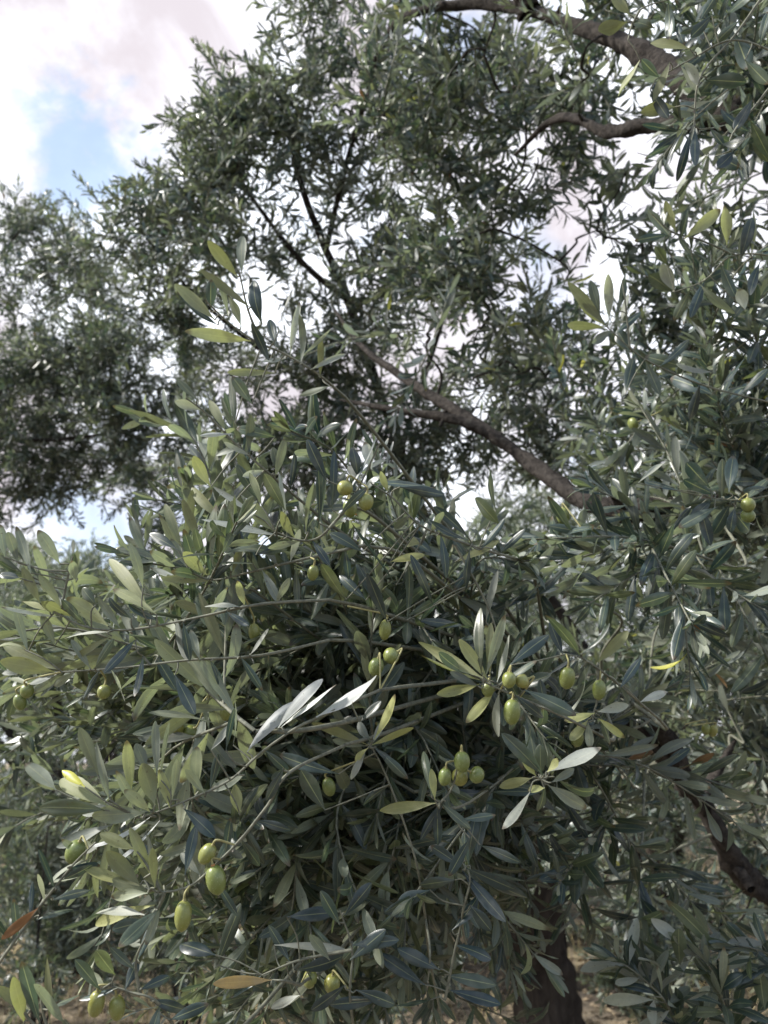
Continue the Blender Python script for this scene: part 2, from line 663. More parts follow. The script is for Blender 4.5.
def crown_into(geo, tgeo, blobs, lod, L, W, nleaf_len=.26, limbs=None, young=.35, spread=.4, side=1.0, space=.017, twigs=True):
    """blobs: (centre xyz, radii xyz, shoots). Leafy shoots fill each blob; twigs run back to the limbs."""
    lib = shoot_lib(L, W, nleaf_len, young, spread, space)
    rec = []
    clumps = []
    for (c, r, n) in blobs:
        c = np.asarray(c, float)
        r = np.asarray(r, float)
        clumps.append([c + r * (nrm(rng.normal(size=3)) * (0.2 + .6 * rng.random())) for _ in range(max(2, n // 14))])
    if limbs is not None and len(limbs):
        nodes = np.array(limbs)
        todo = sorted([p for cl in clumps for p in cl], key=lambda p: float(np.min(np.linalg.norm(limbs - p, axis=1))))
        for sc in todo:
            base = nodes[np.argmin(np.linalg.norm(nodes - sc, axis=1))]
            ln = np.linalg.norm(sc - base)
            q = catmull([base, base + (sc - base) * .35 + rng.normal(size=3) * .10 * ln + [0, 0, .06 * ln],
                         base + (sc - base) * .7 + rng.normal(size=3) * .10 * ln, sc], 4)
            tube(tgeo, q, .0042, .002, BARK, 5)
            nodes = np.vstack([nodes, q[6:]])
    for (c, r, n), sub in zip(blobs, clumps):
        c = np.asarray(c, float)
        r = np.asarray(r, float)
        sub = np.array(sub)
        sc = sub[rng.integers(len(sub), size=n)]
        out = nrm((sc - c) / r + rng.normal(size=(n, 3)) * .75)
        st = sc + rng.normal(size=(n, 3)) * r * .20
        d = nrm(out + rng.normal(size=(n, 3)) * .5 + np.array([0, 0, .1]))
        d[:, 2] -= .25 * rng.random(n)
        R = frames(nrm(d))
        pick = rng.integers(len(lib), size=n)
        for k in range(n):
            pts, a = lib[pick[k]]
            a = a.copy()
            a[:, 0:3] = a[:, 0:3] @ R[k].T + st[k]
            a[:, 3:6] = a[:, 3:6] @ R[k].T + np.array([0, 0, .08])
            a[:, 6:9] = a[:, 6:9] @ R[k].T + np.array([0, 0, .2])
            a[:, 14] = np.clip(a[:, 14] + rng.normal() * .15, 0, 1)
            a[:, 17] = np.clip(a[:, 17] + rng.normal() * .2, 0, 1)
            rec.append(a)
            if twigs:
                tube(tgeo, pts[::2] @ R[k].T + st[k], .0022, .0012, TWIG, 3)
    lv = Leaves(lod)
    lv.r = np.vstack(rec)
    lv.into(geo)


def blob_px(px, py, d, rx, ry, rd, n):
    """a blob given where it stands: its direction from the camera, its distance and its size in metres"""
    return (P(px, py, d), (rx * d / FPX, rd, ry * d / FPX), n)


def px_line(rows):
    return np.array([P(*r) for r in rows])


# ---- left tree
LT = root_empty('olive_tree', (-4.4, 5.2, hgt(-4.4, 5.2)),
                'dense dark olive tree at the left edge, hanging above a gap of blue sky', 'olive tree', 'olive trees of the grove')
g = Geo()
base = np.array([-4.4, 5.2, -.05])
topk = P(-130, 470, 5.0)
trunk_pts = catmull([base, base + [.1, .05, .8], (base + topk) / 2 + [-.1, 0, .3], topk], 8)
tube(g, trunk_pts, np.linspace(.26, .14, len(trunk_pts)) * (1 + .5 * np.exp(-np.linspace(0, 8, len(trunk_pts)))), 0, TRUNKBARK, 14, .2)
g.build('trunk', LT)
limb_all = []
for rows in ([(-130, 470, 5.0), (-60, 430, 4.9), (20, 380, 4.8), (100, 330, 4.7)], [(-130, 470, 5), (-70, 360, 5.0), (-10, 270, 5), (20, 230, 5)],
             [(-60, 430, 4.9), (40, 440, 4.6), (140, 430, 4.6)]):
    pl = catmull(px_line(rows), 6)
    limb_all.append(pl)
    g = Geo()
    tube(g, pl, .020, .006, BARK, 9, .15)
    g.build('limb', LT)
limb_all = np.vstack(limb_all)
gl = gt = Geo()
bl = [blob_px(*b) for b in (
    (-40, 330, 5.0, 110, 110, .7, 90), (30, 270, 5.0, 70, 55, .5, 80), (20, 350, 4.9, 70, 80, .6, 110), (30, 440, 4.8, 75, 55, .6, 110),
    (100, 400, 4.8, 65, 60, .5, 105), (150, 350, 4.6, 60, 60, .5, 75), (150, 420, 4.6, 60, 60, .5, 80), (90, 320, 4.7, 60, 60, .5, 70),
    (-20, 470, 4.8, 60, 40, .4, 60), (10, 225, 5.1, 50, 30, .3, 35), (130, 470, 4.6, 50, 35, .4, 26), (175, 505, 4.6, 30, 40, .3, 20), (150, 560, 4.7, 25, 30, .25, 10), (205, 450, 4.5, 30, 40, .3, 22), (60, 490, 4.7, 50, 25, .3, 18))]
crown_into(gl, gt, [(c, r, int(n * 1.22)) for c, r, n in bl], 'mid', .056, .0125, .24, limb_all, .16, .4)
gl.build('crown', LT)

# ---- middle tree (its trunk low in the centre, its crown high up)
tb = P(541, 1010, 4.3)
MT = root_empty('olive_tree', (tb[0], tb[1], hgt(tb[0], tb[1])),
                'tall olive tree with thick brown trunk low down and airy crown against white cloud', 'olive tree', 'olive trees of the grove')
z0 = hgt(tb[0], tb[1])
g = Geo()
tp = catmull([np.array([tb[0] + .03, tb[1], z0 - .1]), np.array([tb[0] + .02, tb[1], z0 + .5]), P(532, 900, 4.3), P(520, 800, 4.2)], 12)
tube(g, tp, np.linspace(.18, .125, len(tp)) * (1 + .45 * np.exp(-np.linspace(0, 7, len(tp)))), 0, TRUNKBARK, 22, .22)
g.build('trunk', MT)
limb_all = []
for rows, r in (([(520, 800, 4.2), (470, 640, 4.0), (400, 450, 3.7), (348, 300, 3.4), (326, 250, 3.3), (300, 180, 3.2), (285, 100, 3.2)], .032),
                ([(400, 450, 3.7), (300, 380, 3.6), (200, 300, 3.5), (140, 230, 3.5)], .016),
                ([(348, 300, 3.4), (300, 260, 3.3), (240, 180, 3.3), (200, 110, 3.3)], .016),
                ([(326, 250, 3.3), (350, 150, 3.1), (380, 60, 3.0), (400, -20, 3.0)], .013),
                ([(400, 450, 3.7), (440, 330, 3.4), (470, 220, 3.2)], .014)):
    pl = catmull(px_line(rows), 7)
    limb_all.append(pl)
    g = Geo()
    tube(g, pl, r, r * .28, BARK, 9, .15)
    g.build('limb', MT)
limb_all = np.vstack(limb_all)
gl = gt = Geo()
bl = [blob_px(*b) for b in (
    (308, 50, 3.2, 48, 45, .3, 32), (330, 110, 3.1, 70, 60, .4, 62), (258, 120, 3.3, 48, 40, .3, 38), (225, 150, 3.3, 40, 40, .3, 34),
    (280, 180, 3.2, 75, 60, .4, 62), (380, 190, 3.1, 70, 70, .4, 62), (190, 220, 3.4, 60, 50, .35, 58), (135, 255, 3.5, 40, 38, .3, 38),
    (250, 260, 3.3, 70, 60, .4, 66), (340, 290, 3.2, 70, 55, .4, 48), (150, 300, 3.5, 60, 50, .35, 50), (420, 290, 3.1, 60, 60, .4, 52),
    (230, 340, 3.5, 70, 50, .35, 45), (310, 370, 3.5, 70, 50, .35, 55), (400, 380, 3.4, 60, 45, .35, 37), (150, 200, 3.5, 22, 24, .2, 14), (240, 430, 3.6, 60, 40, .35, 68), (320, 440, 3.5, 60, 40, .35, 68), (410, 450, 3.4, 60, 40, .35, 62), (490, 420, 3.3, 55, 45, .3, 62), (540, 370, 3.3, 50, 50, .3, 52), (300, 110, 3.2, 35, 35, .25, 20), (560, 470, 3.3, 50, 40, .3, 40), (425, 880, 3.9, 40, 50, .3, 30), (650, 900, 4.6, 45, 55, .3, 40), (430, 960, 3.9, 50, 40, .3, 24), (700, 960, 4.2, 50, 50, .3, 30), (470, 800, 4.5, 60, 40, .3, 30), (350, 510, 3.5, 70, 40, .35, 40), (240, 500, 3.6, 60, 40, .35, 34),
    (380, 60, 3.1, 60, 60, .35, 46), (450, 120, 3.0, 55, 60, .35, 46), (460, 230, 3.0, 60, 60, .35, 52), (345, 10, 3.1, 60, 35, .3, 30),
    (90, 270, 3.6, 30, 30, .2, 14), (212, 112, 3.4, 20, 20, .2, 14))]
crown_into(gl, gt, [(c, r, int(n * .80)) for c, r, n in bl], 'mid', .056, .0122, .24, limb_all, .16, .35)
gl.build('crown', MT)

# ---- far trees: two built, the others copied from them, turned and scaled
def far_tree(seed_h, r):
    h = seed_h
    o = root_empty('olive_tree', (0, 0, 0), 'x', 'olive tree', 'olive trees of the grove')
    g = Geo()
    hb = h * .30
    pl = catmull([(0, 0, -.1), (.08, 0, hb * .5), (-.05, .05, hb)], 7)
    tube(g, pl, np.linspace(.26, .17, len(pl)), 0, TRUNKBARK, 14, .22)
    g.build('trunk', o)
    lm = []
    for k in range(6):
        a = k * 1.047 + rng.random() * .6
        e = np.array([math.cos(a) * r * .7, math.sin(a) * r * .7, h * (.5 + .3 * rng.random())])
        q = catmull([pl[-1], (pl[-1] + e) / 2 + [0, 0, .1], e], 5)
        g = Geo()
        tube(g, q, .08, .025, BARK, 8, .15)
        g.build('limb', o)
        lm.append(q)
    lm = np.vstack(lm)
    gl = gt = Geo()
    bl = []
    for k in range(90):
        a = rng.random() * 6.283
        zz = rng.random() ** .9
        wide = math.sqrt(max(.08, 1 - ((zz - .42) / .62) ** 2))
        rr = r * wide * math.sqrt(.18 + .8 * rng.random())
        bl.append(((math.cos(a) * rr, math.sin(a) * rr, h * (.07 + .86 * zz)), (.55, .55, .48), 25))
    crown_into(gl, gt, bl, 'lo', .066, .0165, .30, lm, .45, .4, space=.021, twigs=False)
    gl.build('crown', o)
    return o


PROTO = [far_tree(4.0, 1.75), far_tree(4.4, 1.9)]
FAR = [  # x, y, turn, scale, proto, label
    (-4.1, 9.6, 0.0, 1.0, 0, 'grey green olive tree at far left whose top shows in the gap of sky'),
    (-2.45, 6.6, 1.1, .72, 1, 'olive tree behind the level twigs with the pair of olives at the left edge'),
    (2.2, 6.6, 2.2, 1.02, 1, 'pale olive tree filling the gap under the level limb at right'),
    (4.3, 6.3, 0.7, 1.05, 0, 'shaded olive tree behind the sloping limb at the right edge'),
    (0.1, 9.0, 4.1, 1.0, 0, 'olive tree whose leaves show either side of the thick brown trunk'),
    (-7.0, 13.0, 3.0, 1.15, 1, 'distant olive tree at the far left behind the grey green one'),
    (3.6, 11.5, 5.0, 1.3, 0, 'tall distant olive tree behind the pale one at right'),
    (-2.6, 14.0, 2.6, 1.15, 0, 'distant olive tree behind the lower left branches'),
    (7.5, 10.5, 1.7, 1.3, 1, 'tall distant olive tree beyond the right edge limb'),
    (0.9, 15.0, 5.6, 1.3, 1, 'farthest olive tree, straight behind the bunch of four olives'),
    (-11.5, 15.0, 5.9, 1.3, 0, 'distant olive tree beyond the left edge, lowest on the skyline'),
    (-5.6, 18.5, .4, 1.3, 1, 'farthest olive tree on the left, a pale mass between nearer crowns'),
]
used = set()
for (x, y, rz, sc_, pi_, lab) in FAR:
    src = PROTO[pi_]
    if pi_ not in used:
        used.add(pi_)
        o = src
    else:
        o = src.copy()
        C.objects.link(o)
        for ch in list(src.children):
            c2 = ch.copy()
            C.objects.link(c2)
            c2.parent = o
    o.location = (x, y, float(hgt(x, y)))
    o.rotation_euler = (0, 0, rz)
    o.scale = (sc_, sc_, sc_)
    o['label'] = lab

# ---- low olive bushes (suckers) between the trees
for (px, py, d, rx, rz, n, lab) in ((55, 850, 4.4, .55, .55, 170, 'low grey olive bush on the bare soil at the left edge'),
                                    (200, 850, 4.4, .45, .45, 100, 'low olive bush behind the three olives with the pale rounded leaves'),
                                    (350, 900, 4.6, .5, .45, 100, 'low olive bush left of the thick brown trunk'),
                                    (640, 960, 5.2, .5, .4, 90, 'low olive bush right of the thick brown trunk')):
    c = P(px, py, d)
    z0 = float(hgt(c[0], c[1]))
    o = root_empty('olive_bush', (c[0], c[1], z0), lab, 'olive bush', 'low olive bushes of the grove')
    foot = np.array([c[0], c[1], z0 - .03])
    q = [catmull([foot, (foot + e) / 2 + rng.normal(size=3) * .04, e], 6) for e in [c + rng.normal(size=3) * [rx * .5, rx * .4, rz * .4] for _ in range(5)]]
    gs = Geo()
    for l_ in q:
        tube(gs, l_, .012, .004, BARK, 6, .15)
    gs.build('stem', o)
    gl = gt = Geo()
    zz = (c[2] - z0) * .5
    crown_into(gl, gt, [(c, (rx, rx * .8, rz), n), (c - [0, 0, zz], (rx * .8, rx * .7, max(.2, zz * .8)), n // 2)], 'mid', .056, .0125, .22, np.vstack(q), .4, .4)
    gl.build('foliage', o)

# ------------------------------------------------------------------ the near tree
NB = np.array([1.32, 1.75, 0.0])
NB[2] = hgt(NB[0], NB[1])
NT = root_empty('olive_tree', NB, 'nearest olive tree, its leafy branches with green olives filling the whole foreground', 'olive tree', 'olive trees of the grove')
g = Geo()
tp = catmull([NB + [0, 0, -.1], NB + [.05, 0, .6], P(930, 800, 1.65), P(930, 560, 1.6), P(960, 250, 1.75)], 10)
tube(g, tp, np.linspace(.20, .09, len(tp)), 0, TRUNKBARK, 22, .2)
g.build('trunk', NT)
LIMBS = [
    ([(930, 600, 1.62), (850, 535, 1.5), (768, 512, 1.42), (690, 504, 1.40), (625, 508, 1.42), (575, 492, 1.5), (535, 462, 1.6), (480, 425, 1.72), (410, 380, 1.9), (360, 345, 2.1), (335, 310, 2.25)], .0225, .0042),
    ([(500, 438, 1.69), (450, 418, 1.72), (395, 410, 1.8), (340, 400, 1.9)], .010, .003),
    ([(930, 930, 1.7), (830, 915, 1.55), (765, 893, 1.48), (740, 868, 1.46), (705, 808, 1.44), (670, 765, 1.42), (625, 720, 1.38), (560, 690, 1.3)], .025, .004),
    ([(690, 790, 1.43), (672, 745, 1.4), (640, 708, 1.36), (606, 700, 1.3)], .014, .005),
    ([(700, 803, 1.44), (718, 770, 1.5), (735, 740, 1.55)], .009, .004),
    ([(960, 200, 1.75), (850, 150, 1.6), (760, 122, 1.5), (718, 112, 1.5), (690, 90, 1.55), (655, 62, 1.65), (620, 42, 1.75), (580, 26, 1.85), (530, 12, 2.0), (470, 4, 2.15), (405, 18, 2.3), (378, 55, 2.4), (368, 100, 2.5)], .029, .0035),
    ([(718, 118, 1.5), (680, 124, 1.55), (640, 128, 1.62), (607, 132, 1.7), (575, 118, 1.78), (548, 122, 1.85), (515, 155, 1.95)], .015, .004),
    ([(530, 12, 2.0), (522, -10, 2.0), (500, -50, 2.1)], .018, .01),
]
limb_pts = []
for rows, r0, r1 in LIMBS:
    pl = catmull(px_line(rows), 10)
    wob = np.cumsum(rng.normal(size=pl.shape), axis=0)
    wob -= np.linspace(0, 1, len(pl))[:, None] * wob[-1]
    pl = pl + wob * r0 * .035
    limb_pts.append(pl)
    g = Geo()
    s = np.linspace(0, 1, len(pl))
    rad = r0 * (1 - s) ** .8 + r1
    rad *= 1 + .12 * np.sin(s * 37) * rng.random(len(s)) + .08 * np.sin(s * 17 + 1)
    for q in range(5):  # knots
        rad *= 1 + .28 * rng.random() * np.exp(-((s - rng.random() * .8) / .018) ** 2)
    tube(g, pl, rad, 0, BARK, 16, .24)
    for q in range(3):  # pruning stubs
        k = rng.integers(3, len(pl) - 6)
        dr = unit(rng.normal(size=3) + [0, 0, .4])
        tube(g, [pl[k], pl[k] + dr * rad[k] * 1.5, pl[k] + dr * rad[k] * (1.9 + rng.random())], rad[k] * .5, rad[k] * .33, BARK, 9, .2)
    g.build('limb', NT)
NEAR_LIMB = np.vstack(limb_pts)

# upper crown of the near tree
gl = gt = Geo()
bl = [blob_px(*b) for b in (
    (385, 120, 2.2, 30, 35, .15, 14), (360, 60, 2.2, 25, 25, .15, 8), (480, 40, 2.1, 30, 15, .12, 5), (590, 75, 1.8, 25, 15, .12, 4), (430, 330, 1.7, 30, 12, .12, 4),
    (430, 40, 2.75, 50, 45, .25, 26), (500, 60, 2.6, 50, 40, .25, 24), (560, 80, 2.4, 50, 40, .25, 24), (470, 110, 2.4, 50, 45, .25, 26),
    (440, 180, 2.4, 55, 50, .25, 28), (520, 150, 2.35, 50, 40, .25, 22), (540, 190, 2.3, 25, 25, .2, 8), (622, 175, 2.2, 14, 25, .1, 5), (640, 235, 2.1, 22, 14, .1, 5), (600, 240, 2.2, 20, 20, .1, 6), (500, 220, 2.3, 50, 40, .25, 16),
    (440, 260, 2.4, 55, 50, .3, 26), (500, 300, 2.3, 55, 40, .3, 17), (560, 300, 2.2, 45, 40, .3, 12), (610, 30, 2.25, 55, 40, .25, 24),
    (680, 25, 2.3, 55, 40, .25, 22), (745, 50, 2.2, 45, 40, .25, 20), (640, 10, 2.2, 50, 25, .2, 18), (590, 85, 2.2, 35, 20, .2, 12),
    (755, 170, 1.8, 25, 35, .2, 14), (765, 250, 1.9, 25, 40, .25, 20), (715, 325, 2.0, 40, 35, .25, 18), (620, 355, 2.2, 50, 35, .25, 16),
    (700, 370, 2.1, 60, 50, .3, 20), (610, 400, 2.2, 55, 40, .3, 15), (540, 390, 2.3, 50, 40, .3, 10), (460, 370, 2.3, 50, 40, .3, 10), (650, 450, 2.2, 60, 40, .3, 16),
    (730, 450, 2.0, 50, 40, .3, 14),
    (620, 560, 2.2, 50, 45, .3, 18), (700, 570, 2.1, 55, 50, .3, 24), (750, 650, 2.0, 50, 50, .3, 22), (680, 660, 2.1, 55, 50, .3, 22),
    (620, 650, 2.3, 50, 50, .3, 18), (740, 740, 2.0, 45, 50, .25, 30), (600, 760, 2.3, 50, 50, .3, 22), (660, 790, 2.4, 50, 50, .3, 26), (690, 700, 2.3, 50, 45, .3, 22), (550, 720, 2.5, 50, 45, .3, 20), (590, 830, 2.6, 50, 40, .3, 10),
    (640, 850, 2.3, 55, 45, .3, 22), (710, 920, 2.2, 50, 45, .3, 16), (755, 830, 1.9, 35, 40, .2, 10))]
crown_into(gl, gt, [(c, r, int(n * .87)) for c, r, n in bl], 'mid', .056, .0125, .2, NEAR_LIMB, .18, .38)
gl.build('crown', NT)


# ---- traced foreground branches
TONES = {  # side facing the camera (+1 upper, -1 lower), age, yellow, dry (negative: painted sheen and sunlight), skyward tilt
    'o': (-1, .75, .22, 0, .15), 'g': (-1, .35, .03, 0, .2), 'b': (1, .10, 0, 0, .55), 'd': (1, .05, 0, 0, -.1), 'G': (1, .55, .06, 0, .1),
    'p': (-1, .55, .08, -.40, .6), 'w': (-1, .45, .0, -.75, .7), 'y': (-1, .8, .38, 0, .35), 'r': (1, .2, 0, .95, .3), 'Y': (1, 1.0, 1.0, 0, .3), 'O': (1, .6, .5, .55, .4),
}
BRANCHES = []  # stem polylines of everything near, for the olives


def traced_leaf(lv, b, t, w, d, tone):
    side, age, yel, dry, tilt = TONES[tone]
    pb = P(b[0], b[1], d)
    plen = math.hypot(t[0] - b[0], t[1] - b[1]) * d / FPX
    pt = P(t[0], t[1], d + float(np.clip(rng.normal() * .3, -.5, .5)) * plen)
    D = pt - pb
    L = np.linalg.norm(D)
    view = unit(CAM - (pb + pt) / 2)
    n = view + np.array([-.2, 0, 1.0]) * tilt + rng.normal(size=3) * .26
    n = side * n
    if tone == 'w':
        w *= .9
    tint = (float(np.clip(age + rng.normal() * .1, 0, 1)), float(np.clip(yel + rng.normal() * .04, 0, 1)), dry, float(rng.random()))
    lv.add(pb, D, n, L * 1.02, max(w, 4) * d / FPX * .98, (rng.normal() * .45 + .1) * side, rng.normal() * .4, (.15 + .55 * rng.random()) + (.4 if tone == 'w' else 0), tint)
    return pb


def join_limb(p0, tan, g, r0, r1):
    """woody stem from a branch's foot back to the nearest limb"""
    dv = NEAR_LIMB - p0
    dl = np.linalg.norm(dv, axis=1)
    k = np.argmin(dl * (1 + .9 * (1 + (dv @ tan) / np.maximum(dl, 1e-6))))
    e = NEAR_LIMB[k]
    dist = np.linalg.norm(e - p0)
    mid = p0 - tan * min(dist * .12, .03) + (e - p0) * .10
    m2 = p0 + (e - p0) * .62 + np.array([0, .015, .02])
    pl = catmull([p0, mid, m2, e], 7)
    tube(g, pl, r0, r1, TWIG if r1 < .004 else BARK, 7)
    return pl


def traced_branch(d, stems, leaves, label=None, extra=0, join=True, lod='hi', name='branch'):
    g, gl = Geo(), Geo()
    lv = Leaves(lod)
    allp = []
    for k, st in enumerate(stems):
        pl = catmull([P(x[0], x[1], d + (x[2] if len(x) > 2 else 0)) for x in st], 6)
        tube(g, pl, .0014, .0007, TWIG, 7, .25)
        allp.append(pl)
        if k == 0 and join:
            join_limb(pl[0], unit(pl[1] - pl[0]), g, .0015, .0032)
    ap = np.vstack(allp)
    for rec in leaves.split():
        q = rec.split(',')
        b = (float(q[0]), float(q[1]))
        t = (float(q[2]), float(q[3]))
        near = ap[np.argmin(np.linalg.norm(ap - P(b[0], b[1], d), axis=1))]
        dd = float(np.dot(near - CAM, FW))
        dd = d + np.clip(dd - d, -.05, .05) + rng.normal() * .006
        pb = traced_leaf(lv, b, t, float(q[4]), dd, q[5])
        if np.linalg.norm(near - pb) > .002:
            m_ = (near + pb) / 2 + rng.normal(size=3) * .002
            tube(g, catmull([near, m_, pb], 3), .0008, .0006, TWIG, 5)
    for k in range(extra):
        pl = allp[k % len(allp)]
        shoot(lv, pl + rng.normal(size=3) * .002, .052, .0115, .02, .01, .3)
    lv.into(gl)
    o = g.build(name, NT)
    if label:
        o['label'] = label
    gl.build('foliage', o)
    BRANCHES.append(ap)
    return o


traced_branch(.72, [[(345, 397, .05), (318, 374), (285, 354), (255, 341), (228, 322), (205, 300, -.02)], [(262, 345), (248, 310), (240, 275)]],
              "215,320,177,286,13,o 218,325,179,305,10,b 251,341,186,331,14,o 238,277,208,242,12,o 242,273,238,230,11,g 262,324,245,277,15,d "
              "251,308,201,270,9,o 228,316,222,269,7,g 241,326,231,295,11,g 270,363,254,329,10,d 277,347,268,318,10,d 279,330,285,288,6,p "
              "275,373,228,372,9,o 252,404,233,376,12,G 235,423,231,378,10,G 211,310,210,280,11,b 290,357,297,300,7,p 296,362,330,330,6,p "
              "300,365,312,322,8,g 310,370,345,352,7,p 320,378,322,338,7,o 330,386,300,395,7,g 286,358,262,362,8,p")
traced_branch(.76, [[(300, 500, .05), (265, 470), (232, 440), (207, 414), (186, 398)]],
              "199,402,177,380,9,G 202,410,175,402,10,p 234,434,200,431,6,w 275,437,237,427,12,G 211,487,190,457,12,o 222,520,183,485,11,o 258,500,238,465,12,G "
              "281,475,272,447,10,G 250,455,222,445,8,p 248,452,252,415,9,g 226,432,208,395,9,o 240,446,215,455,8,g 268,470,240,478,8,p 275,478,285,440,9,g 290,490,298,452,9,b")
traced_branch(.68, [[(350, 505, .06), (335, 522), (318, 538), (298, 540), (276, 532)], [(330, 527), (352, 500), (380, 443)]],
              "284,537,204,517,12,p 274,531,246,502,18,o 287,537,282,470,5,p 320,522,323,470,9,b 332,510,336,450,8,b 306,533,306,475,7,g 285,510,265,475,13,G "
              "262,507,251,468,8,o 255,515,214,487,6,p 256,555,290,542,8,b 345,498,380,442,6,b 358,478,355,447,12,b 372,470,366,442,13,w 357,478,347,466,10,w "
              "326,480,307,440,13,d 319,523,322,468,8,b 300,541,268,548,8,g 312,540,330,565,8,b 295,538,276,512,11,o 340,515,362,488,8,d")
traced_branch(.70, [[(365, 545, .05), (300, 560), (250, 572), (214, 580), (190, 572)]],
              "182,548,162,500,10,o 200,543,183,500,11,o 207,575,180,553,14,o 211,581,165,578,9,o 180,579,150,567,6,p 252,563,245,537,10,G 178,550,150,532,11,b "
              "237,560,214,535,9,g 232,572,243,545,8,o 262,570,280,600,9,g 278,566,262,540,10,g 290,562,300,530,8,p 310,558,335,548,8,g 296,563,297,607,7,b "
              "205,565,195,530,10,G 190,570,172,540,9,g 225,576,210,606,8,G 330,553,318,523,9,o 345,550,350,580,9,d")
traced_branch(.66, [[(330, 600, .07), (262, 604), (200, 617), (150, 627), (120, 630), (86, 627), (55, 612)], [(62, 608), (66, 585), (73, 556)]],
              "60,564,40,531,13,g 18,563,7,527,10,g 31,573,19,530,10,g 5,557,0,525,10,g 73,555,73,540,5,g 76,582,72,560,10,g 61,608,43,570,12,o 40,603,21,568,11,o "
              "108,626,72,598,16,o 76,617,40,600,11,o 150,612,106,543,13,o 156,614,115,583,14,o 157,620,128,607,11,b 131,618,104,604,10,d 96,605,80,587,11,G "
              "143,588,137,545,10,g 60,617,0,611,6,p 110,632,60,630,6,p 112,636,70,657,7,y 28,652,15,608,9,g 55,645,42,615,10,g 20,578,0,574,10,b 183,622,190,660,9,d "
              "210,615,228,590,9,g 226,611,250,628,8,b 245,606,236,580,9,o 240,607,205,597,8,p 275,604,290,580,8,g 85,625,62,600,9,G 120,628,98,598,9,g 50,612,22,596,9,o")
traced_branch(.66, [[(330, 640, .08), (262, 655), (190, 660), (120, 668), (62, 672)], [(150, 665), (143, 656)]],
              "60,670,0,645,15,o 55,672,0,662,17,o 25,650,0,630,13,o 143,656,138,700,9,d 155,655,175,690,14,d 175,675,195,715,13,d 135,640,105,672,10,d 90,668,72,640,9,g "
              "110,668,130,700,8,p 75,672,45,690,9,g 100,670,80,700,8,b 210,660,225,690,9,b 200,660,190,630,9,g 240,656,262,690,8,d 60,672,30,684,8,p 95,668,112,640,9,G 250,655,270,630,7,p")
traced_branch(.74, [[(520, 560, .1), (470, 545), (420, 525), (395, 500), (372, 484)], [(455, 545), (485, 600), (500, 640)]],
              "370,482,435,485,13,b 400,487,444,495,11,d 363,552,330,530,13,b 396,585,355,520,14,d 390,562,421,551,9,y 455,562,497,543,10,y 468,537,438,505,10,b 468,540,422,527,11,b "
              "500,525,473,497,15,G 496,510,480,465,10,d 407,620,414,565,9,b 346,600,318,563,13,G 366,600,337,573,11,d 387,622,368,575,12,d 433,605,415,560,10,d 421,545,400,533,12,o "
              "486,622,494,572,8,p 430,535,445,505,9,g 410,515,392,530,8,g 480,550,505,520,9,b 440,532,450,575,9,d 470,548,462,590,9,b 388,492,380,470,8,o 500,553,525,530,8,b")
traced_branch(.62, [[(380, 690, .06), (345, 705), (318, 718), (296, 728), (262, 752), (230, 780), (195, 797), (160, 811), (140, 818)]],
              "108,806,49,768,21,o 105,810,40,803,17,G 145,813,91,815,19,g 56,790,27,760,17,g 85,787,60,767,9,Y 109,800,98,745,10,g 98,775,80,728,13,g 131,795,127,740,12,o "
              "155,805,144,765,18,o 146,770,137,743,13,g 157,775,155,722,10,g 160,785,166,722,8,g 195,795,195,745,13,o 172,800,180,750,8,g 150,817,98,855,9,w 160,820,116,870,9,w "
              "183,808,216,835,14,b 247,752,285,688,16,w 278,728,312,675,15,w 280,728,330,682,10,w 316,717,382,680,17,w 360,722,382,703,10,b 226,750,233,705,8,b 233,745,243,702,7,p "
              "211,750,230,725,8,p 245,775,213,790,11,g 240,815,235,785,14,o 210,790,220,752,9,b 205,793,185,770,9,g 170,808,160,770,10,o 150,812,130,790,11,o 142,816,115,770,9,g 265,750,290,775,10,d",
              'front branch whose whitish leaves are painted as if catching light')
traced_branch(.585, [[(345, 745, .1), (290, 772), (268, 805), (240, 840), (212, 868), (190, 886), (165, 892), (150, 890)], [(165, 892), (158, 908), (148, 918)], [(160, 891), (150, 870), (140, 855)]],
              "143,888,85,872,12,y 140,885,107,852,16,o 135,850,100,833,12,o 145,915,86,902,14,p 155,905,77,922,13,y 150,892,113,880,15,o 158,910,120,945,15,G 150,875,135,830,11,o "
              "152,872,152,832,9,g 284,768,267,800,10,d 215,880,236,915,8,b 155,888,152,845,9,o 148,893,104,893,12,g 185,875,195,825,11,b 148,920,112,930,13,d 200,875,178,850,9,g 160,905,150,940,9,g "
              "240,838,262,870,10,b 225,855,232,815,9,d 255,820,290,830,9,d 165,890,140,868,10,o", 'front branch with pale rounded leaves and three olives at its tip')
traced_branch(.72, [[(450, 1060, .16), (430, 960, .08), (425, 915, .04), (418, 870), (408, 835), (392, 790), (380, 762), (371, 746)], [(425, 915, .05), (430, 950), (428, 980)]],
              "368,745,313,720,10,y 374,740,398,695,10,y 372,745,412,728,8,y 368,748,348,762,7,y 366,750,350,778,7,p 376,748,408,778,10,d 371,742,352,722,9,g 374,748,398,762,8,b "
              "339,774,266,756,14,d 325,810,300,770,17,d 372,744,384,720,7,p 366,746,330,742,8,g 390,785,360,800,9,d 400,815,430,800,8,b", join=False)
